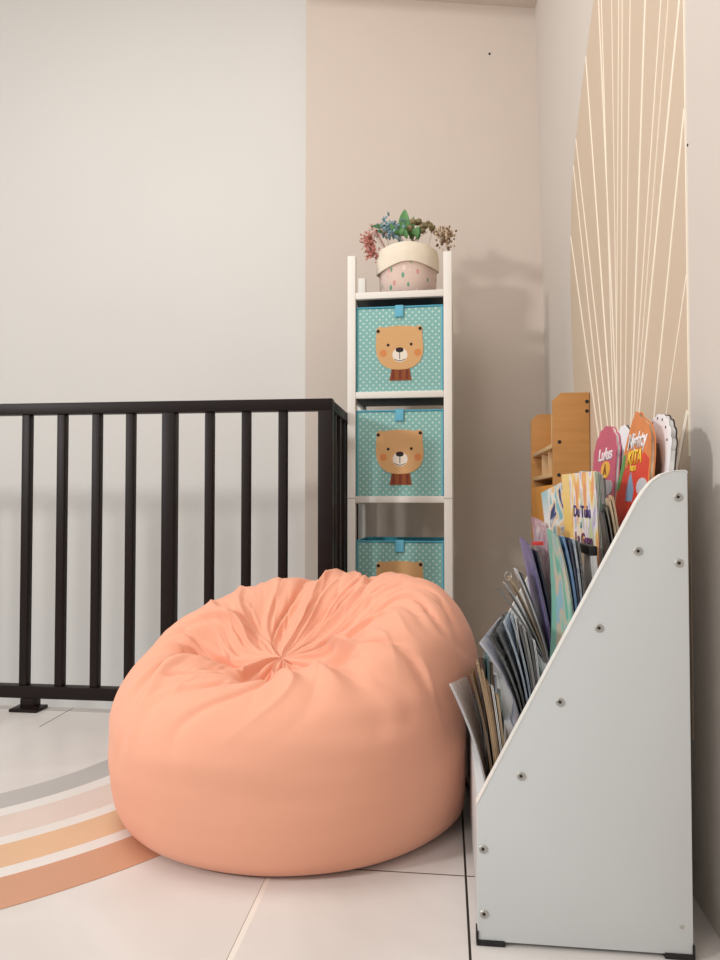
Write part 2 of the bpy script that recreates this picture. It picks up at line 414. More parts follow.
# ------------------------------------------------------------------ shelf tower
TW, TD, TH, PW = .344, .27, 1.442, .027
TL = Vector((-.148, 2.35, 0)); TR = R(-1.6)
tw = thing('shelf_tower', TL, 'tall narrow white open shelf tower behind the beanbag', 'shelf', rz=TR)
def tb(name, x0, x1, y0, y1, z0, z1, label=None, parent=tw, bev=.002, m_='tower'):
    b_ = B(); box(b_, x0, x1, y0, y1, z0, z1, bev); return obj(name, b_, M[m_], parent, label, local=True)
hx = TW/2
for sx in (-1, 1):
    for y0 in (0, TD-PW):
        tb('post', sx*hx-(PW if sx > 0 else 0), sx*hx+(PW if sx < 0 else 0), y0, y0+PW, 0, TH)
for sz in (1.317, .986, .642, .212):
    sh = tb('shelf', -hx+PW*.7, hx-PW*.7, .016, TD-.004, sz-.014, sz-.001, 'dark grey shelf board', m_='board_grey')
    b_ = B(); box(b_, -hx+PW, hx-PW, .001, .019, sz-.021, sz+.001, .002); obj('front_rail', b_, M['tower'], sh, local=True)
    for sx in (-1, 1):
        b_ = B(); xi = sx*(hx-PW+.006); box(b_, min(xi, xi+sx*.012), max(xi, xi+sx*.012), PW, TD-PW, sz-.024, sz+.02, .002)
        obj('side_rail', b_, M['tower'], sh, local=True)
for sx in (-1, 1):                                                  # joint where the upper posts are stacked on the lower ones
    b_ = B(); x0 = sx*hx-(PW if sx > 0 else 0); box(b_, x0-.0008, x0+PW+.0008, -.0008, PW+.0008, .634, .637); obj('joint_ring', b_, M['steel'], tw, 'thin grey joint line', local=True)
def tpos(x, y, z): return TL+Matrix.Rotation(TR, 3, 'Z') @ Vector((x, y, 0))+Vector((0, 0, z))

# fabric storage bins
BW, BD, BH = .282, .24, .28
def make_bin(label):
    root = thing('storage_bin', (0, 0, 0), label, 'storage bin', 'bear print fabric bins in the shelf tower')
    bm = B(); n = 10
    def ring(inset, z, wob):
        o = []
        for (ax, ay), (bx, by) in (((-1, -1), (1, -1)), ((1, -1), (1, 1)), ((1, 1), (-1, 1)), ((-1, 1), (-1, -1))):
            for k in range(n):
                t = k/n; x = (ax+(bx-ax)*t)*(BW/2-inset); y = (ay+(by-ay)*t)*(BD/2-inset)
                b_ = math.sin(math.pi*t)*wob
                if ay == by: y += ay*b_
                else: x += ax*b_
                o.append(bm.verts.new((x, y+BD/2, z)))
        return o
    prof = [(0, 0, 0), (0, .004, 0), (0, .09, .002), (0, .19, .002), (0, BH-.004, -.001), (.001, BH, -.001), (.004, BH, -.001), (.005, BH-.01, -.001), (.005, .15, .002), (.005, .006, 0)]
    rs = [ring(*p[:1], p[1], p[2]) for p in prof]
    mi = [0, 0, 0, 0, 1, 1, 1, 1, 1]
    for k, (a, b_) in enumerate(zip(rs, rs[1:])):
        for i in range(4*n): bm.faces.new((a[i], a[(i+1) % (4*n)], b_[(i+1) % (4*n)], b_[i])).material_index = mi[k]
    bm.faces.new(rs[0]); bm.faces.new(rs[-1]).material_index = 1
    obj('body', bm, [M['dots'], M['bin_in']], root, local=True, smooth=50)
    bm = B()
    c = [(-BW/2, 0), (BW/2, 0), (BW/2, BD), (-BW/2, BD)]
    for i in range(4):
        a, b_ = c[i], c[(i+1) % 4]; tube(bm, [(a[0], a[1], BH), (b_[0], b_[1], BH)], .0028, 8)
    for a in c: tube(bm, [(a[0], a[1], .002), (a[0], a[1], BH)], .0024, 8)
    obj('binding', bm, M['bin_edge'], root, 'blue bound edges', local=True)
    bm = B(); box(bm, -.0135, .0135, -.006, -.003, BH-.034, BH+.003, .0008); box(bm, -.0135, .0135, -.006, .010, BH+.002, BH+.005, .0008); box(bm, -.0115, .0115, -.0064, -.0058, BH-.033, BH-.030)
    obj('pull_tab', bm, M['tab'], root, 'light blue pull tab', local=True)
    # printed bear
    k = .000478; ox, oy = 334, 685
    def P(pts): return [((x-ox)*k, (oy-y)*k) for x, y in pts]
    bm = B(); EX, EY, EZ = Vector((1, 0, 0)), Vector((0, 0, 1)), Vector((0, -1, 0))
    lay = [.0]
    def put(pts, m_, d):
        frame_prism(bm, P(pts), Vector((0, -.0022, .010)), EX, EY, EZ, d, m_)
    put([(280, 548), (405, 548), (417, 631), (264, 631)], 4, .0006)
    for x0, x1 in ((281, 300), (330, 348), (378, 396)): put([(x0, 556), (x1, 556), (x1+1, 624), (x0-1, 624)], 5, .0008)
    head = [(186, 262), (205, 256), (230, 262), (270, 255), (335, 252), (400, 255), (440, 262), (462, 255), (484, 257), (494, 274), (490, 300), (494, 350), (500, 410), (494, 460), (474, 505), (430, 540), (390, 553), (335, 557), (282, 553), (242, 540), (200, 505), (178, 460), (170, 410), (172, 350), (176, 300), (172, 278)]
    put(head, 0, .0010)
    for c_ in ((222, 441), (460, 441)): put(ell(*c_, 25, 25), 3, .0014)
    put(ell(338, 455, 52, 50), 1, .0014)
    for c_, a in (((187, 287), 12), ((477, 276), 12), ((256, 385), 10), ((415, 383), 10)): put(ell(*c_, a, a, 16), 2, .0017)
    put(ell(336, 420, 27, 17, p=2.4), 2, .0018)
    put([(334, 432), (339, 432), (339, 484), (334, 484)], 2, .0017)
    arc = [(300+75*i/12, 480+14*math.sin(math.pi*i/12)) for i in range(13)]
    put(arc+[(x, y+5) for x, y in arc[::-1]], 2, .0017)
    obj('bear_print', bm, [M['bear_tan'], M['bear_pale'], M['bear_dark'], M['bear_cheek'], M['bear_brown'], M['bear_stripe']], root, 'tan bear face print', local=True, smooth=0)
    return root
def copy_tree(o, parent=None):
    c = o.copy(); COL.objects.link(c)
    if parent is not None: c.parent = parent
    for ch in list(o.children): copy_tree(ch, c)
    return c
bin0 = make_bin('teal dotted bear bin topmost in the white tower, right under the flower pot')
bin0.location = tpos(0, .012, .986+.002); bin0.rotation_euler = (0, 0, TR)
b2 = copy_tree(bin0); b2.location = tpos(0, .012, .642+.002)
b2['label'] = 'teal dotted bear bin in the middle of the white tower, with an empty gap below'
b3 = copy_tree(bin0); b3.location = tpos(.0, .012, .212+.002)
b3['label'] = 'teal dotted bear bin low in the tower, half hidden behind the beanbag'

# ------------------------------------------------------------------ potted flowers on the tower
pc = tpos(.018, .135, 1.317)
pp = thing('flower_pot', pc, 'pink patterned fabric pot with rolled cream cuff and mixed flowers on the tower', 'flower pot')
bm = B(); n = 40
def pot_ring(r, z, wob, ph=0):
    return [bm.verts.new((pc.x+r*(1+wob*math.sin(3*a+ph)+wob*.6*math.sin(5*a+1+ph))*math.cos(a), pc.y+r*.95*math.sin(a), pc.z+z+(wob*.25*math.sin(2*a+1))*(z > .05))) for a in [2*math.pi*k/n for k in range(n)]]
def skin(rs, mi=0):
    for a, b_ in zip(rs, rs[1:]):
        for i in range(len(a)): bm.faces.new((a[i], a[(i+1) % len(a)], b_[(i+1) % len(a)], b_[i])).material_index = mi
rs = [pot_ring(.090, 0, 0), pot_ring(.096, .006, .01), pot_ring(.099, .06, .018), pot_ring(.101, .12, .02), pot_ring(.101, .16, .01), pot_ring(.09, .16, .01), pot_ring(.09, .14, .01)]
skin(rs); bm.faces.new(rs[0][::-1]); bm.faces.new(rs[-1])
obj('pot_body', bm, M['pot'], pp, smooth=60)
bm = B()
def cuff_ring(r, z, low=0):
    o = []
    for k in range(n):
        a = 2*math.pi*k/n; dip = low*(.028*math.cos(a-R(200))-.018*math.exp(-((a-R(285))/.5)**2)*-1)
        dip = low*(.020*max(0, math.cos(a-R(190)))+.012*max(0, math.cos(a-R(350))))
        o.append(bm.verts.new((pc.x+r*(1+.02*math.sin(4*a))*math.cos(a), pc.y+r*.95*math.sin(a), pc.z+z-dip+.004*math.sin(3*a))))
    return o
rs = [cuff_ring(.103, .112, 1), cuff_ring(.108, .113, 1), cuff_ring(.109, .14, .5), cuff_ring(.104, .168, .1), cuff_ring(.099, .176), cuff_ring(.094, .174), cuff_ring(.092, .150)]
skin(rs); 
for i in range(n): bm.faces.new((rs[-1][i], rs[-1][(i+1) % n], rs[0][(i+1) % n], rs[0][i]))
obj('cuff', bm, M['cuff'], pp, 'rolled down cream cuff', smooth=60)
def leaf(bm, a, b_, w, up=Vector((0, -1, .2)), mi=0, n=7):
    a, b_ = Vector(a), Vector(b_); d = b_-a; s = d.cross(up).normalized(); nn = s.cross(d).normalized(); L_, C_, R_ = [], [], []
    for i in range(n+1):
        t = i/n; ww = w*math.sin(math.pi*min(1, t*.93+.07))**.8*(1-.2*t); c = a+d*t+nn*(.12*d.length*math.sin(math.pi*t))
        L_.append(c-s*ww+nn*ww*.3); C_.append(c); R_.append(c+s*ww+nn*ww*.3)
    vs = [[bm.verts.new(p+nn*o) for p in row] for row in (L_, C_, R_) for o in (0, .0012)]
    for i in range(n):
        for q in (0, 2):
            bm.faces.new((vs[q][i], vs[q+2][i], vs[q+2][i+1], vs[q][i+1])).material_index = mi
            bm.faces.new((vs[q+1][i], vs[q+1][i+1], vs[q+3][i+1], vs[q+3][i])).material_index = mi
        bm.faces.new((vs[0][i], vs[0][i+1], vs[1][i+1], vs[1][i])).material_index = mi
        bm.faces.new((vs[4][i], vs[5][i], vs[5][i+1], vs[4][i+1])).material_index = mi
def pat(u, v, dy=0): return at(u, v, pc.y+dy)
core = pc+Vector((0, 0, .14))
def stemmed(bm, tip, r=.0012): tube(bm, [core+Vector((random.uniform(-.05, .05), random.uniform(-.04, .04), 0)), (core+Vector(tip))/2+Vector((0, 0, .03)), tip], r, 5)
bm = B()
leaf(bm, pat(404, 236), pat(405, 209, -.01), .021); leaf(bm, pat(410, 236), pat(414, 216, -.03), .013); leaf(bm, pat(402, 236), pat(399, 222, -.03), .012)
for i in range(16):
    a = pat(random.uniform(396, 422), random.uniform(232, 240), random.uniform(-.06, .03)); leaf(bm, a, a+Vector((random.uniform(-.03, .03), random.uniform(-.03, .01), random.uniform(.015, .04))), .009)
obj('leaves', bm, M['green'], pp, 'upright green leaves')
bm = B(); leaf(bm, pat(392, 232, -.02), pat(371, 226, -.03), .011); leaf(bm, pat(390, 236, -.02), pat(376, 231, -.05), .008)
obj('leaf', bm, M['dgreen'], pp, 'dark green leaf pointing left')
bm = B()
for i in range(130):
    p = pat(random.gauss(391, 5.5), random.gauss(230, 4), random.uniform(-.06, .04))
    q = p+Vector((random.uniform(-.012, .012), random.uniform(-.012, .004), random.uniform(.004, .016))); leaf(bm, p, q, .0045, n=3)
for i in range(8): stemmed(bm, pat(random.uniform(384, 400), random.uniform(224, 234)))
for i in range(26):
    p = pat(random.uniform(382, 400), random.uniform(229, 238), random.uniform(-.07, .0)); r = random.uniform(.004, .008); blob(bm, p, (r, r, r), sub=1, jit=.3)
obj('succulent_sprig', bm, M['teal_leaf'], pp, 'blue grey spiky sprig')
bm = B()
for i in range(26):
    p = pat(random.uniform(409, 434), random.uniform(221, 234)-0, random.uniform(-.05, .04)); r = random.uniform(.006, .013); blob(bm, p, (r, r, r*.9), sub=2, jit=.12)
for i in range(8): stemmed(bm, pat(random.uniform(410, 430), random.uniform(224, 232)))
obj('bud_cluster', bm, M['olive'], pp, 'olive buds')
bm = B()
for i in range(34):
    p = pat(random.uniform(368, 388), random.uniform(225, 238), random.uniform(-.05, .03)); q = p+Vector((random.uniform(-.014, .010), random.uniform(-.012, .004), random.uniform(-.002, .014))); leaf(bm, p, q, .006, n=3)
for i in range(6):
    tip = pat(random.uniform(370, 386), random.uniform(226, 234), -.02); tube(bm, [core+Vector((-.05, -.01, 0)), tip], .0011, 5)
obj('flower_sprig', bm, mat('flower_blush', (206, 176, 164), .8, var=.2, scale=60), pp, 'pale blush blossoms')
bm = B()
for i in range(150):
    t = random.random(); p = pat(367+random.gauss(0, 3.2)+7*t, 238+20*t+random.gauss(0, 3), random.uniform(-.05, .0)); q = p+Vector((random.uniform(-.013, .006), random.uniform(-.012, .006), random.uniform(-.008, .014))); leaf(bm, p, q, .0045, n=3)
for i in range(9):
    tip = pat(random.uniform(360, 373), random.uniform(235, 260), -.03); tube(bm, [core+Vector((-.06, -.02, 0)), pat(377, 230, -.03), tip], .0011, 5)
obj('flower_sprig', bm, M['pinkf'], pp, 'drooping dusty pink sprig at left')
bm = B()
for i in range(110):
    p = pat(random.gauss(445, 4.5), random.gauss(236, 5), random.uniform(-.05, .02)); r = random.uniform(.003, .006); blob(bm, p, (r, r, r*1.3), mi=random.choice((0, 0, 1)), sub=1, jit=.3)
for i in range(6):
    tip = pat(random.uniform(438, 452), random.uniform(230, 246), -.02); tube(bm, [core+Vector((.06, -.01, 0)), pat(432, 232, -.02), tip], .0011, 5)
obj('flower_sprig', bm, [M['creamf'], M['brownf']], pp, 'dried cream and brown flowers at right')

# ------------------------------------------------------------------ beanbag
def beanbag():
    C = Vector((-.310, 1.518)); D = Vector((-.335, 1.462))
    root = thing('beanbag', (C.x, C.y, 0), 'large peach cotton beanbag slumped on the floor with a wrinkled hollow top', 'beanbag')
    NP, NS = 540, 210
    key = [(0, 0), (.50, 0), (.80, .0), (.885, .02), (.945, .10), (.98, .25), (.995, .45), (.99, .64), (.94, .80), (.85, .92), (.74, .985), (.62, 1.0), (.50, .955), (.40, .87), (.30, .785), (.19, .735), (.08, .712), (0, .705)]
    def prof(s):
        x = s*(len(key)-1); i = min(int(x), len(key)-2); t = x-i
        p0, p1, p2, p3 = [key[max(0, min(len(key)-1, j))] for j in (i-1, i, i+1, i+2)]
        cr = lambda a, b, c, d: .5*((2*b)+(-a+c)*t+(2*a-5*b+4*c-d)*t*t+(-a+3*b-3*c+d)*t**3)
        return max(0, cr(p0[0], p1[0], p2[0], p3[0])), max(0, cr(p0[1], p1[1], p2[1], p3[1]))
    rnd = random.Random(21)
    folds = []
    for k in range(44):
        folds.append((rnd.uniform(0, 2*math.pi), rnd.uniform(.006, .016)*rnd.choice((1, 1, -1)), rnd.uniform(.04, .09), rnd.uniform(.60, .80), rnd.uniform(-.5, .5), rnd.random() < .55))
    big = [(R(250), -.022, .16, .66, .1, False), (R(205), -.020, .14, .62, -.3, False), (R(100), -.016, .10, .6, .3, False), (R(62), -.016, .09, .58, .2, False), (R(20), -.013, .10, .62, -.2, False), (R(300), -.014, .12, .66, .25, False), (R(160), .016, .15, .64, .2, False), (R(225), .012, .10, .6, -.2, False)]
    folds += big
    for k in range(17):
        folds.append((R(188+8.2*k+rnd.uniform(-4, 4)), rnd.choice((-1, -1, 1))*rnd.uniform(.008, .017), rnd.uniform(.035, .075), rnd.uniform(.47, .58), rnd.uniform(-.9, .9), rnd.random() < .5))
    for k in range(13):
        folds.append((R(-10+14*k+rnd.uniform(-5, 5)), rnd.choice((-1, -1, 1))*rnd.uniform(.007, .014), rnd.uniform(.03, .06), rnd.uniform(.52, .62), rnd.uniform(-.6, .6), rnd.random() < .5))
    fine = []
    for k in range(150):
        fine.append((rnd.uniform(0, 2*math.pi), rnd.choice((-1, -1, 1))*rnd.uniform(.0022, .0052), rnd.uniform(.014, .032), rnd.uniform(.56, .86), rnd.uniform(.03, .085), rnd.uniform(-1.4, 1.4)))
    def adiff(a, b): return (a-b+math.pi) % (2*math.pi)-math.pi
    def base(phi, s):
        r, zz = prof(s)
        Rr = .380*(1+.012*math.sin(2*phi+.6)+.008*math.sin(3*phi+2))
        H = .397+.066*math.cos(phi-R(52))+.010*math.sin(3*phi+1.0)-.034*math.exp(-(adiff(phi, R(262))/.85)**2)
        top = max(0, min(1, (s-.60)/.35)); top = top*top*(3-2*top)
        c = C.lerp(D, top)
        # the hollow is deeper towards the front left
        z = zz*H
        if s > .64:
            zc = .305; w = max(0, min(1, (.55-r)/.55)); w = w*w*(3-2*w); z = z*(1-w)+w*(zc+(z-.705*H)*.9)
        x_, y_ = c.x+Rr*r*math.cos(phi), c.y+Rr*r*math.sin(phi)
        if s > .58: z -= .030*math.exp(-(((x_+.49)/.065)**2+((y_-1.47)/.05)**2))*min(1, (s-.58)*12)
        return Vector((c.x+Rr*r*math.cos(phi), c.y+Rr*r*math.sin(phi), z))
    grid = [[base(2*math.pi*i/NP, j/NS) for i in range(NP)] for j in range(NS+1)]
    bm = B(); rows = []
    for j in range(NS+1):
        s = j/NS; row = []
        for i in range(NP):
            phi = 2*math.pi*i/NP; p = grid[j][i]
            du = grid[j][(i+1) % NP]-grid[j][i-1]; dv = grid[min(NS, j+1)][i]-grid[max(0, j-1)][i]
            n = du.cross(dv)
            n = n.normalized() if n.length > 1e-12 else Vector((0, 0, 1 if s > .5 else -1))
            d = 0
            for a, amp, w, sl, tw_, cusp in folds:
                u = (s-sl)/(1.0-sl)
                if u <= -.35: continue
                env = max(0, min(1, (u+.35)/.55)); env = env*env*(3-2*env)
                env *= max(0.0, min(1, (1.0-s)/.22))
                x = adiff(phi, a+tw_*(s-.75)+.16*math.sin(10*s+a*3)+.07*math.sin(23*s+a*7))/w
                if abs(x) > 4: continue
                d += amp*env*(math.exp(-abs(x)*1.5) if cusp else math.exp(-x*x))
            if s > .42:
                for a, amp, w, s0, sg, tw_ in fine:
                    v_ = (s-s0)/sg
                    if abs(v_) > 2.2: continue
                    x = adiff(phi, a+tw_*(s-s0))/w
                    if abs(x) > 2.6: continue
                    d += amp*math.exp(-v_*v_)*math.exp(-abs(x)*abs(x)**.4)*min(1, (1.0-s)/.2)
            if s > .12:
                d += .0020*noise.noise(Vector((p.x*5, p.y*5, p.z*28)))+.0045*noise.noise(Vector((p.x*4+5, p.y*4, p.z*5)))
                if s > .55: d += .0055*noise.noise(Vector((p.x*16, p.y*16, p.z*16+4)))*min(1, (s-.55)*5)
                d *= min(1, (s-.12)*8)
            q = p+n*d
            q.z = max(.0014, q.z)
            lim = .040+min(.040, max(0, q.z-.21)*.4)
            if q.x > lim-.015:                                       # squashed against the bookcase
                q.x = lim-.015+.015*math.tanh((q.x-lim+.015)/.02)
            row.append(bm.verts.new(q))
        rows.append(row)
    for a, b_ in zip(rows, rows[1:]):
        for i in range(NP):
            bm.faces.new((a[i], a[(i+1) % NP], b_[(i+1) % NP], b_[i]))
    bmesh.ops.remove_doubles(bm, verts=rows[0]+rows[-1], dist=1e-4)
    obj('cover', bm, M['bag'], root, smooth=180)
    return root
beanbag()

# ------------------------------------------------------------------ tiered bookcase
BX0, BX1, BY0, BY1 = .044, .336, 1.05, 1.635
bc = thing('bookcase', (BX0, BY0, 0), 'white tiered book display unit with slanted side panel against the right wall', 'bookcase')
side = [(BX0, .006), (BX0, .197), (.268, .627), (.278, .643), (.289, .656), (.301, .665), (.315, .670), (BX1-.003, .671), (BX1, .668), (BX1, .006)]
TP = .016
for y0 in (BY0, BY1-TP):
    bm = B(); prism(bm, side, 'y', y0, y0+TP, bev=.0015); sd_ = obj('side_panel', bm, M['white'], bc, smooth=30)
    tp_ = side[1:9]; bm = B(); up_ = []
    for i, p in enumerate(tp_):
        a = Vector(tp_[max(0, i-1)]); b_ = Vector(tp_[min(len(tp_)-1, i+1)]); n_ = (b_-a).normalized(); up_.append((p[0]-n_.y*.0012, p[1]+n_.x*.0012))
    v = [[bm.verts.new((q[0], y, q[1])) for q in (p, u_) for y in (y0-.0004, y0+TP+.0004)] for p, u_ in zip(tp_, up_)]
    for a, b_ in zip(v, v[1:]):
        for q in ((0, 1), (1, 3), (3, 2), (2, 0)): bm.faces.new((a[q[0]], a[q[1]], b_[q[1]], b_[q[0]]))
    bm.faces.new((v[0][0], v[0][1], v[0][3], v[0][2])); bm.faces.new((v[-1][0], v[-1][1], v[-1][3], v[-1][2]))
    obj('highlight_band', bm, M['edge_highlight'], sd_, 'edge strip painted bright as a highlight', smooth=30)  # brighter strip paints in the highlight along the panel edge
def pb(name, x0, x1, z0, z1, y0=BY0+TP, y1=BY1-TP, label=None, m_='white'):
    b_ = B(); box(b_, x0, x1, y0, y1, z0, z1, .0012); return obj(name, b_, M[m_], bc, label)
pb('front_board', BX0+.002, BX0+.016, .02, .192)
pb('back_board', BX1-.010, BX1-.002, .02, .655)
pb('bottom_board', BX0+.018, BX1-.016, .02, .034)
LIPX = (.106, .161, .215, .268); LIPZ = (.247, .350, .452, .556)
TZ = (.13, .237, .340, .442, .546)
for x, z in zip(LIPX, LIPZ):
    pb('tier_lip', x-.006, x+.006, z-.036, z+.003)
xs = [BX0+.016]+list(LIPX)+[BX1-.014]
for k in range(5):
    pb('tier_shelf', xs[k]+.004, xs[k+1]-.004 if k < 4 else xs[k+1], TZ[k]-.012, TZ[k])
for u, v in ((678, 497), (679, 563), (638, 551), (599, 628), (560, 702), (521, 776), (483, 849), (484, 914)):
    p = at(u, v, BY0)
    bm = B(); lathe(bm, [(.0062, 0), (.0062, .0012), (.0052, .0022), (.0040, .0022), (.0037, .0012), (.0001, .0012)], Vector((p.x, BY0+.0004, p.z)), Vector((0, -1, 0)), 20, 0)
    lathe(bm, [(.0024, .0008), (.0022, .0016)], Vector((p.x, BY0, p.z)), Vector((0, -1, 0)), 6, 1)
    obj('screw', bm, [M['steel'], M['socket']], bc, 'steel hex screw')
p = at(682, 927, BY0); bm = B(); lathe(bm, [(.0034, 0), (.003, .001), (.0001, .0013)], Vector((p.x, BY0+.0003, p.z)), Vector((0, -1, 0)), 12); obj('screw', bm, M['steel'], bc, 'small grey nail head')
for x, s in ((BX0, 1), (BX1, -1)):
    for y0 in (BY0, BY1-TP):
        bm = B(); xa, xb = sorted((x-s*.002, x+s*.038)); box(bm, xa, xb, y0-.002, y0+TP+.002, 0, .008, .001)
        xa, xb = sorted((x-s*.002, x+s*.0012)); box(bm, xa, xb, y0-.002, y0+TP+.002, .004, .020, .0005)
        obj('foot', bm, M['black'], bc, 'black corner foot')

# ------------------------------------------------------------------ wooden wall rack
rk = thing('wall_rack', (.34, 1.99, .5), 'small honey pine wall rack with shelves beyond the bookcase', 'rack')
RX0 = .29
def wp(name, x0, x1, y0, y1, z0, z1, m_='wood', label=None):
    b_ = B(); box(b_, x0, x1, y0, y1, z0, z1, .0015); return obj(name, b_, M[m_], rk, label)
for y0 in (1.99, 2.48):
    bm = B(); prism(bm, [(RX0, .50), (WX-.003, .50), (WX-.003, .920), (RX0+.022, .920), (RX0+.014, .910), (RX0, .900)], 'y', y0, y0+.014, bev=.0015)
    sp_ = obj('side_panel', bm, M['wood'], rk)
    if y0 < 2.1:
        for u, v in ((587, 401.5), (587, 411), (559.5, 442), (559, 475)):
            p = at(u, v, y0); bm = B(); lathe(bm, [(.0052, 0), (.0052, .0006), (.002, .0008)], Vector((p.x, y0+.0003, p.z)), Vector((0, -1, 0)), 14); obj('screw_hole', bm, M['socket'], sp_, 'dark screw hole')
for z in (.774, .694, .52):
    wp('shelf', RX0+.004, WX-.008, 2.004, 2.48, z, z+.012, 'wood_pale', 'pale shelf')
wp('back_board', WX-.008, WX-.003, 2.004, 2.48, .50, .905)
wp('front_board', RX0+.001, RX0+.012, 2.004, 2.48, .53, .672, 'wood_orange', 'orange front board')
wp('divider', RX0+.03, WX-.008, 2.22, 2.232, .786, .890, 'wood_pale', 'pale upright divider')
wp('divider', RX0+.012, WX-.008, 2.30, 2.312, .706, .774, 'wood_pale', 'pale upright divider')
wp('divider', RX0+.012, WX-.008, 2.16, 2.172, .706, .774, 'wood_pale', 'pale upright divider')

# ------------------------------------------------------------------ books and magazines
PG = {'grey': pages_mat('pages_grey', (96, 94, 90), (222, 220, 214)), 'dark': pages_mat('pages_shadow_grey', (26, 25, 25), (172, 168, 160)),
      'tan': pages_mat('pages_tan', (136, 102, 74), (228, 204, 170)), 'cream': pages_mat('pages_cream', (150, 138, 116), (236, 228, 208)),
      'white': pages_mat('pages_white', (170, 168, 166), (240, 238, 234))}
CV = {}
def cov(key, *a, **k):
    if key not in CV: CV[key] = art('cover_'+key, *a, **k)
    return CV[key]
cov('white', [(226, 226, 232), (238, 238, 240), (214, 216, 228), (244, 244, 244)], (3, 3), 1)
cov('lavender', [(206, 208, 224), (226, 228, 240), (232, 234, 244), (196, 204, 226)], (3, 4), 2)
cov('grey', [(60, 62, 66), (108, 108, 108), (190, 190, 188), (48, 54, 64)], (5, 5), 3)
cov('lightblue', [(150, 180, 206), (206, 218, 228), (232, 236, 238), (92, 128, 170)], (6, 6), 4)
cov('dark', [(34, 32, 34), (48, 46, 48), (72, 68, 66), (24, 24, 28)], (4, 4), 5)
cov('navy', [(34, 40, 66), (52, 58, 90), (28, 32, 50), (70, 78, 110)], (4, 4), 6)
cov('brown', [(120, 90, 66), (150, 116, 84), (96, 72, 54), (176, 142, 104)], (5, 5), 7)
cov('tan', [(196, 164, 126), (214, 186, 148), (178, 146, 108), (226, 204, 172)], (4, 4), 8)
cov('purple', [(120, 104, 158), (138, 122, 176), (104, 92, 146), (150, 140, 190)], (3, 4), 9)
cov('pinkgrey', [(196, 148, 160), (220, 188, 196), (170, 120, 134), (226, 214, 214)], (4, 5), 10)
cov('teal', [(84, 166, 150), (112, 190, 172), (150, 206, 188), (196, 208, 190), (226, 194, 168), (150, 200, 214)], (3, 3), 11, dist=.5)
cov('blue', [(70, 124, 184), (104, 156, 208), (150, 188, 222), (58, 100, 158)], (4, 4), 12)
cov('tealdark', [(46, 104, 112), (70, 132, 136), (38, 82, 92), (120, 166, 164)], (4, 4), 13)
cov('flower', [(214, 96, 128), (238, 170, 110), (242, 206, 110), (244, 230, 200), (240, 234, 236), (236, 230, 238), (184, 166, 210), (206, 216, 168)], (8, 3.2), 14, dist=.4)
cov('patch', [(70, 160, 172), (150, 200, 206), (238, 238, 236), (240, 226, 200), (240, 190, 88), (222, 224, 230), (44, 62, 118)], (4, 4), 15, dist=.4)
cov('greenish', [(150, 178, 158), (190, 206, 190), (120, 150, 134), (214, 222, 212)], (4, 4), 16)
cov('silver', [(188, 186, 184), (206, 204, 202), (170, 168, 166), (214, 212, 210)], (3, 3), 17)

def slot(x, y, z): return Vector((x, y, z))
def volume(name, label, cat, group, near, far, th, cover, pages, spine=False):
    """one book or magazine: cover boards or sheets around a page block; near/far are (bottom, bend, top) edge curves"""
    root = thing(name, near[0], label, cat, group)
    ct = .0006 if th < .006 else .0014
    nu = 10
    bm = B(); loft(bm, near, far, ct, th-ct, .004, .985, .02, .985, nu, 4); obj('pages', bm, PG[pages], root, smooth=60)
    bm = B(); loft(bm, near, far, 0, ct, nu=nu, nv=4); loft(bm, near, far, th-ct, th, nu=nu, nv=4)
    if spine: loft(bm, near, far, ct*.5, th-ct*.5, t0=0, t1=.012, nu=nu, nv=1)
    obj('cover', bm, CV[cover], root, smooth=60)
    return root
def edge(top, bend, bot):
    return (bot, bend, top)
def ctrl(a, b, c):                                                  # control point so the curve passes c at its middle
    return c*2-(a+b)/2
FS = (-3, -2)
ORD = ['front', 'second', 'third', 'fourth', 'fifth', 'sixth', 'seventh', 'eighth', 'ninth', 'tenth', 'eleventh']

def fan(rowname, group, Yn, Yf, items, xb0, xb1, zb, dx_far=-.012, topf=(0, 0), cat='magazine', name='magazine', mid=.35):
    """items: (u, v) of the near top corner, cover, pages, thickness, word, bow, far-corner shift"""
    n = len(items)
    for k, it in enumerate(items):
        (u, v), cv, pg, th, lab = it[:5]; bow = it[5] if len(it) > 5 else 0; fs = it[6] if len(it) > 6 else FS
        T = at(u, v, Yn); xb = xb0+(xb1-xb0)*(k/(max(1, n-1)))
        Bn = slot(xb, Yn, zb+.001)
        m_ = T.lerp(Bn, .5)+Vector((bow, 0, 0))
        near = (Bn, ctrl(Bn, T, m_), T)
        Tf = at(u+fs[0], v+fs[1], Yf); Bf = slot(max(xb-.012, min(xb, xb+(Tf.x-T.x)*.3)) if Tf.x < T.x else xb, Yf, zb+.001)
        mf = Tf.lerp(Bf, .5)+Vector((bow*.7, 0, 0))
        volume(name, lab, cat, group, near, (Bf, ctrl(Bf, Tf, mf), Tf), th, cv, pg)

G1 = 'magazines fanned out in the lowest bookcase tier'
fan('r1', G1, 1.085, 1.23, [
    ((449, 684), 'white', 'white', .0025, 'white sheet flopping forward out of the lowest tier, touching the beanbag', .013, (16, -7)),
    ((470, 674), 'brown', 'dark', .0029, 'brown magazine right behind the floppy white sheet in the lowest tier', .009, (2, -7)),
    ((476, 662), 'tan', 'tan', .0029, 'tan magazine with the tallest tip of the lowest tier fan', .008, (0, -2)),
    ((481, 670), 'tan', 'tan', .0029, 'tan magazine just right of the tallest tip in the lowest tier', .006, (-1, -2)),
    ((486, 680), 'brown', 'tan', .0029, 'brown magazine in the middle of the lowest tier fan', .004, (-2, -2)),
    ((491, 686), 'white', 'cream', .0029, 'cream edged magazine near the back of the lowest tier fan', .003),
    ((496, 694), 'tan', 'cream', .0029, 'pale tan magazine at the back of the lowest tier fan', .002),
], .067, .0945, TZ[0])
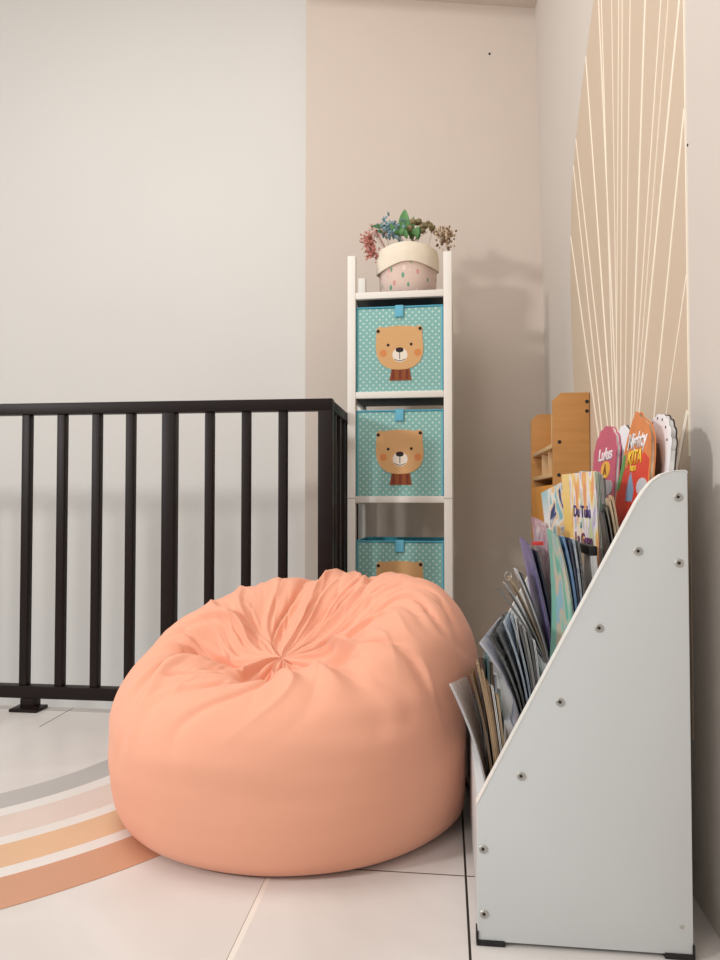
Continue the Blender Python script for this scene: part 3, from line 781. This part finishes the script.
G1b = 'magazines standing deeper in the lowest bookcase tier'
fan('r1b', G1b, 1.27, 1.42, [
    ((482, 659), 'dark', 'dark', .004, 'dark magazine peeping out behind the tan fan of the lowest tier', .004),
    ((486.5, 654), 'tealdark', 'grey', .004, 'dark teal magazine between the tan and the white fan', .003),
    ((490.5, 663), 'brown', 'dark', .004, 'brown magazine under the flopping lavender cover', .002),
    ((494.5, 676), 'lightblue', 'white', .004, 'light blue magazine low under the lavender cover', .002),
    ((498.5, 690), 'greenish', 'grey', .004, 'greenish magazine lowest under the lavender cover', .001),
], .066, .088, TZ[0])
G2 = 'grey magazines fanned out in the second bookcase tier'
fan('r2', G2, 1.115, 1.31, [
    ((479, 643), 'lavender', 'white', .0022, 'magazine with a lavender white cover flopping far forward from the second tier', .020, (21, -26)),
    ((488, 637), 'grey', 'grey', .0026, 'grey magazine directly behind the flopping lavender cover', .017, (15, -23)),
    ((496, 630), 'grey', 'dark', .0026, 'dark edged grey magazine third in the second tier fan', .014, (10, -18)),
    ((503, 622), 'lightblue', 'white', .0026, 'light blue magazine left of the peak of the second tier fan', .012, (6, -11)),
    ((510, 616), 'lightblue', 'grey', .0026, 'blue and white magazine at the peak of the second tier fan', .010, (2, -3)),
    ((517, 620), 'grey', 'dark', .0026, 'dark grey magazine right of the peak of the second tier fan', .008, (-1, -2)),
    ((522, 626), 'silver', 'grey', .0026, 'silver grey magazine third from the back of the second tier', .006),
    ((528, 633), 'grey', 'dark', .0026, 'grey magazine second from the back of the second tier', .004),
    ((533, 640), 'white', 'white', .0026, 'white edged magazine at the back of the second tier', .002),
], .113, .148, TZ[1])
# small loose bunch with wire rings in the third tier
G3 = 'thin booklets bunched left in the third bookcase tier'
fan('r3', G3, 1.32, 1.44, [
    ((499, 590), 'grey', 'white', .0023, 'pale booklet leaning out furthest left above the grey magazines', .006),
    ((505, 584), 'silver', 'grey', .0023, 'silver booklet second from left above the grey magazines', .006),
    ((510, 578), 'tan', 'grey', .0023, 'booklet with a wire loop at its top corner', .006),
    ((516, 570), 'white', 'white', .0023, 'white edged booklet with the highest tip of the small bunch', .005),
    ((520.5, 574), 'dark', 'grey', .0023, 'dark booklet at the right of the small bunch', .004),
], .174, .1838, TZ[2], cat='booklet', name='booklet')
wire = [o for o in COL.objects if o.get('label') == 'booklet with a wire loop at its top corner'][0]
bm = B(); c = at(508, 576, 1.318)
tube(bm, [c+Vector((.006*math.cos(a), .001*math.sin(2*a), .007*math.sin(a))) for a in [2*math.pi*k/20 for k in range(21)]], .0008, 6)
obj('wire_loop', bm, M['steel'], wire, 'thin wire loop')

def book(label, Tn, Yn, Tf, Yf, Bn, Bf, th, cover, pages, bow=0, bowf=None, group=None, name='picture_book', cat='book', spine=False):
    T = at(*Tn, Yn); Tb = at(*Tf, Yf); b0 = slot(Bn[0], Yn, Bn[1]+.001); b1 = slot(Bf[0], Yf, Bf[1]+.001)
    m0 = T.lerp(b0, .5)+Vector((bow, 0, 0)); m1 = Tb.lerp(b1, .5)+Vector((bow if bowf is None else bowf, 0, 0))
    return volume(name, label, cat, group, (b0, ctrl(b0, T, m0), T), (b1, ctrl(b1, Tb, m1), Tb), th, cover, pages, spine)
G3b = 'books standing in the third bookcase tier'
book('purple book with a slim spine standing left in the third tier', (528.5, 546), 1.30, (519, 537), 1.49, (.190, TZ[2]), (.184, TZ[2]), .0034, 'purple', 'grey', .003, group=G3b)
book('navy book right beside the purple book in the third tier', (536, 552), 1.30, (526, 546), 1.47, (.1955, TZ[2]), (.190, TZ[2]), .0034, 'navy', 'dark', .003, group=G3b)
pk = book('pale pink book with a red tab left of the teal cover', (545.5, 524), 1.31, (531, 517), 1.50, (.2005, TZ[2]), (.196, TZ[2]), .0045, 'pinkgrey', 'cream', .003, group=G3b)
p = at(538, 543, 1.318); bm = B(); box(bm, p.x-.012, p.x+.008, p.y-.012, p.y-.0108, p.z-.0035, p.z+.0035, .0003)
tealb = book('teal and peach illustrated book facing out in the third tier', (556.8, 537), 1.10, (546.5, 528), 1.27, (.1852, TZ[2]), (.1752, TZ[2]), .0025, 'teal', 'white', .0115, .0065, group=G3b)
bm.free()
red = mat('tab_red', (214, 66, 62), .6); bm = B(); box(bm, p.x-.012, p.x+.008, p.y-.012, p.y-.0108, p.z-.0035, p.z+.0035, .0003); obj('bookmark', bm, red, pk, 'red bookmark tab')
fan('r3c', G3b, 1.10, 1.26, [
    ((562.5, 537), 'blue', 'white', .0027, 'blue magazine curving right behind the teal illustrated book', .011, (-14, -3)),
    ((567.5, 538), 'navy', 'grey', .0027, 'navy magazine second behind the teal illustrated book', .009, (-14, -3)),
    ((572.5, 539), 'lightblue', 'white', .0027, 'light blue magazine third behind the teal illustrated book', .007, (-14, -3)),
    ((577.5, 541), 'grey', 'dark', .0027, 'dark grey magazine fourth behind the teal illustrated book', .006, (-14, -3)),
], .1895, .203, TZ[2])
book('silver grey case with a black top strip in front of the flowery book', (590, 553), 1.105, (584, 549), 1.21, (.2225, TZ[3]), (.2225, TZ[3]), .009, 'silver', 'grey', 0, group='books standing in the fourth bookcase tier', name='slim_case', cat='case', spine=True)
case = [o for o in COL.objects if o.name.startswith('slim_case')][0]
a = at(590, 553, 1.105); bm = B(); box(bm, a.x-.0015, a.x+.0105, 1.1035, 1.20, a.z-.004, a.z+.010, .001); obj('top_strip', bm, M['black'], case, 'black top strip')

G4 = 'books standing in the fourth bookcase tier'
fl = book('flowery yellow and lilac picture book with a title, highest of the fourth tier', (594.8, 471), 1.175, (561.5, 474.5), 1.375, (.2435, TZ[3]), (.2235, TZ[3]), .0028, 'flower', 'white', .001, group=G4)
fan('r4', G4, 1.172, 1.35, [
    ((597.5, 472), 'greenish', 'grey', .0033, 'grey green magazine directly behind the flowery title book', .001, (-18, -1)),
    ((600.5, 474), 'silver', 'white', .0033, 'silver magazine second behind the flowery title book', .001, (-18, -1)),
    ((603.5, 478), 'grey', 'grey', .0033, 'grey magazine third behind the flowery title book', .001, (-18, -1)),
], .2485, .2565, TZ[3])
book('white patchwork book with teal and navy blocks, left of the flowery title book', (569, 478), 1.42, (541, 493), 1.605, (.2345, TZ[3]), (.2245, TZ[3]), .004, 'patch', 'white', .002, group=G4)
fan('r4b', G4, 1.092, 1.165, [
    ((602, 512), 'dark', 'dark', .0028, 'black booklet right of the flowery title book', .005),
    ((605, 506), 'dark', 'cream', .0028, 'black booklet with cream pages arching under the pink book', .006),
    ((608.3, 500), 'tan', 'cream', .0028, 'cream booklet arching under the red book', .007),
    ((611.5, 497), 'tan', 'cream', .0028, 'tan booklet tucked behind the cream arching booklet', .006),
], .2435, .2535, TZ[3], cat='booklet', name='booklet', dx_far=-.002)

# lettering on a cover: text lines laid on the plane O + right*ex + up*ey
def letters(lines, O, ex, ey, ez, m_, parent, name='lettering', label=None):
    bm = B()
    for txt, cx, cy, h, shear, wsc in lines:
        cu = bpy.data.curves.new('lt', 'FONT'); cu.body = txt; cu.size = h*1.35; cu.align_x = 'CENTER'; cu.shear = shear; cu.offset = h*.03
        to = bpy.data.objects.new('lt', cu); COL.objects.link(to)
        dg = bpy.context.evaluated_depsgraph_get(); me = bpy.data.meshes.new_from_object(to.evaluated_get(dg))
        k0 = len(bm.verts); bm.from_mesh(me); bm.verts.ensure_lookup_table()
        for v in bm.verts[k0:]: v.co = O+ex*(cx+v.co.x*wsc)+ey*(cy+v.co.y)+ez*.0009
        bpy.data.objects.remove(to); bpy.data.curves.remove(cu); bpy.data.meshes.remove(me)
    r = bmesh.ops.extrude_face_region(bm, geom=bm.faces[:])
    bmesh.ops.translate(bm, verts=[v for v in r['geom'] if isinstance(v, bmesh.types.BMVert)], vec=-ez*.0007)
    bm.normal_update()
    return obj(name, bm, m_, parent, label, smooth=0)
ink = mat('ink_purple', (70, 52, 110), .6); ink2 = mat('ink_plum', (104, 48, 96), .6); inkg = mat('ink_green', (96, 160, 140), .6)
white_ink = mat('ink_white', (242, 238, 240), .5); yellow_ink = mat('ink_yellow', (246, 206, 60), .5)
Tn, Tf = at(595.5, 471, 1.175), at(562, 474.5, 1.375); Bn_, Bf_ = slot(.2435, 1.175, TZ[3]), slot(.2235, 1.375, TZ[3])
ex = (Tn-Tf).normalized(); ey = (Tf-Bf_); ey = (ey-ex*ey.dot(ex)).normalized(); ez = ex.cross(ey); ez = ez if ez.x < 0 else -ez
hgt = (Tf-Bf_).length
mid = Tf.lerp(Tn, .5)
letters([('Du Tulu', .018, -.075, .020, .05, 1.1)], mid, ex, ey, ez, ink, fl, label='dark purple title line')
letters([('&', .012, -.094, .011, 0, 1)], mid, ex, ey, ez, inkg, fl, label='green ampersand')
letters([('La Guan', .024, -.122, .021, .05, 1.05)], mid, ex, ey, ez, ink2, fl, label='plum title line')

# die-cut board books on the top tier
G5 = 'shaped board books on the top tier of the bookcase'
def diecut(label, Yn, Yf, xt, xb, zt, outline, th, mats, extra=(), pages=None, back=None):
    """outline in (0..1 from far to near, 0..1 from bottom to top); cover facing -X"""
    zb = TZ[4]+.001; O = Vector((xb, Yf, zb)); ex = Vector((0, -(Yf-Yn), 0)); ey = Vector((xt-xb, 0, zt-zb)); ez = Vector((ey.z, 0, -ey.x)).normalized()
    root = thing('board_book', (xb, Yn, zb), label, 'book', G5)
    bm = B(); frame_prism(bm, outline, O, ex, ey, ez, .0016, 0)
    for i, (pts, d) in enumerate(extra): frame_prism(bm, pts, O, ex, ey, -ez, d, i+1)
    obj('front_cover', bm, mats, root, smooth=0)
    c = (sum(p[0] for p in outline)/len(outline), .4)
    bm = B(); frame_prism(bm, [(c[0]+(a-c[0])*.985, c[1]+(b_-c[1])*.985 if b_ > .02 else b_+.004) for a, b_ in outline], O+ez*.0018, ex, ey, ez, th-.0036, 0); obj('pages', bm, pages or PG['white'], root, smooth=0)
    bm = B(); frame_prism(bm, outline, O+ez*(th-.0016), ex, ey, ez, .0016, 0); obj('back_cover', bm, back or mats[0], root, smooth=0)
    return root, O, ex, ey, ez
def scallop(n, amp, top, x0=0, x1=1, shoulder=.72, body=()):
    pts = [(x0, 0), (x1, 0), (x1, shoulder)]
    a0 = 0
    for i in range(n*6+1):
        t = i/(n*6); ang = math.pi*t
        r = 1+amp*abs(math.sin(n*math.pi*t))
        pts.append(((x0+x1)/2+(x1-x0)/2*math.cos(ang)*r*.98, shoulder+(1-shoulder)*math.sin(ang)*(1+amp*abs(math.sin(n*math.pi*t)))*.94))
    pts.append((x0, shoulder))
    return pts
pink = mat('board_pink', (206, 92, 118), .4, var=.05); orange = mat('board_orange', (222, 134, 74), .4, var=.1, scale=30); redm = mat('board_red', (216, 64, 44), .4, var=.06, scale=30)
greenm = mat('board_green', (92, 158, 84), .4); greyb = mat('board_grey', (196, 196, 200), .45, var=.06, scale=30); bluegrey = mat('board_blue_grey', (132, 160, 188), .45, var=.1, scale=30); paleb = mat('board_pale', (244, 245, 248), .45, var=.02)
yel = mat('board_yellow', (244, 186, 70), .4, var=.08, scale=40)
r_, O, ex, ey, ez = diecut('pink scallop-topped board book with white script, left on the top tier', 1.293, 1.487, .300, .284, at(600, 424, 1.36).z, scallop(7, .05, 1), .008,
    [pink, yel, greyb, mat('board_dark_pink', (168, 62, 92), .4)], [(ell(.60, .62, .19, .075, 12), .0008), (ell(.74, .475, .2, .06, 12, 2.6), .0008), ([(.1, .02), (.92, .02), (.95, .06), (.5, .1), (.12, .07)], .0007)], pages=PG['white'])
un = ex.normalized(); W_, H_ = ex.length, ey.length; eyn = ey.normalized()
letters([('Lulus', W_*.55, H_*.705, .024, .15, 1.7)], O, un, eyn, -ez, white_ink, r_, label='white script lettering')
letters([('A', W_*.60, H_*.585, .020, 0, 1.2)], O-ez*.0008, un, eyn, -ez, mat('ink_brown', (140, 74, 30), .5), r_, label='small brown letter')
outr = [(0, 0), (1, 0), (1, .66), (.97, .78), (.86, .88), (.72, .925), (.62, .95), (.57, .985), (.50, 1.0), (.46, .965), (.40, .93), (.31, .84), (.22, .72), (.12, .55), (.04, .40), (0, .3)]
r_, O, ex, ey, ez = diecut('red and orange board book with a pointed top, nearest the slanted panel edge', 1.085, 1.288, .302, .284, at(629, 411, 1.18).z, outr, .008,
    [orange, redm, greenm, bluegrey, greyb], [([(.02, .01), (.98, .01), (.98, .64), (.85, .69), (.6, .66), (.32, .60), (.16, .54), (.03, .30)], .0006), ([(.08, .44), (.16, .44), (.28, .60), (.30, .70), (.24, .70), (.10, .50)], .0009), ([(.40, .36), (.60, .36), (.62, .44), (.55, .52), (.50, .57), (.45, .52), (.40, .44)], .0010), (ell(.84, .46, .15, .06, 12), .0010)], pages=PG['tan'])
un = ex.normalized(); W_, H_ = ex.length, ey.length; eyn = ey.normalized()
letters([('Mighty', W_*.60, H_*.735, .026, .25, 1.15)], O, un, eyn, -ez, white_ink, r_, label='white script lettering')
letters([('KITA', W_*.58, H_*.625, .022, .15, 1.3), ('luna', W_*.56, H_*.575, .012, .1, 1.4)], O-ez*.0006, un, eyn, -ez, yellow_ink, r_, label='yellow lettering')
greyd = mat('board_dark_grey', (150, 150, 152), .5, var=.08, scale=30); dk = mat('board_black', (38, 34, 36), .5)
diecut('white scalloped board book showing between the pink and the red book', 1.235, 1.36, .308, .300, at(608, 424, 1.28).z, scallop(8, .06, 1), .006, [paleb, greyd], [([(.05, .05), (.85, .05), (.82, .6), (.6, .80), (.1, .7)], .0006)], back=dk)
diecut('white scalloped board book standing right behind the red pointed one', 1.075, 1.225, .326, .306, at(655, 412, 1.13).z, scallop(9, .05, 1), .010, [paleb, greyd]+[dk]*7, [([(.05, .05), (.80, .05), (.80, .62), (.62, .78), (.3, .80), (.1, .74)], .0006)]+[(ell(.5+.40*math.cos(q), .73+.235*math.sin(q), .014, .009, 8), .0007) for q in [R(15+25*k) for k in range(7)]], back=dk)  # black back cover paints in the sliver of shadow at its right
bm = None

# ------------------------------------------------------------------ light
def area(name, loc, target, size, power, col=(1, 1, 1)):
    l = bpy.data.lights.new(name, 'AREA'); l.shape = 'DISK'; l.size = size; l.energy = power; l.color = col
    o = bpy.data.objects.new(name, l); COL.objects.link(o); o.location = loc
    o.rotation_euler = (Vector(target)-Vector(loc)).to_track_quat('-Z', 'Y').to_euler(); return o
area('lamp_key', (-2.9, -.7, 1.78), (-.1, 2.4, 1.0), .36, 53, (1, .99, .98))
area('fill_side', (-.55, -.1, 2.0), (.2, 1.4, .4), .5, 5.5, (1, .99, .98))  # unseen fill light, added to brighten bookcase side, near wall and floor
area('lamp_stair', (-.9, 1.2, 2.98), (-.6, 1.4, 0), 1.0, 22, (1, .99, .98))
w = bpy.data.worlds.new('room'); S.world = w; w.use_nodes = True
w.node_tree.nodes['Background'].inputs[0].default_value = (1, .985, .97, 1); w.node_tree.nodes['Background'].inputs[1].default_value = .49

# ------------------------------------------------------------------ camera
cd = bpy.data.cameras.new('camera'); cd.sensor_fit = 'HORIZONTAL'; cd.sensor_width = 36; cd.lens = 36; cd.clip_start = .02
co = bpy.data.objects.new('camera', cd); COL.objects.link(co); co.location = (0, 0, HC); co.rotation_euler = (math.pi/2+PIT, 0, YAW); S.camera = co
S.view_settings.view_transform = 'Standard'; S.view_settings.look = 'None'; S.view_settings.exposure = 0; S.view_settings.gamma = 1; S.view_settings.use_curve_mapping = False
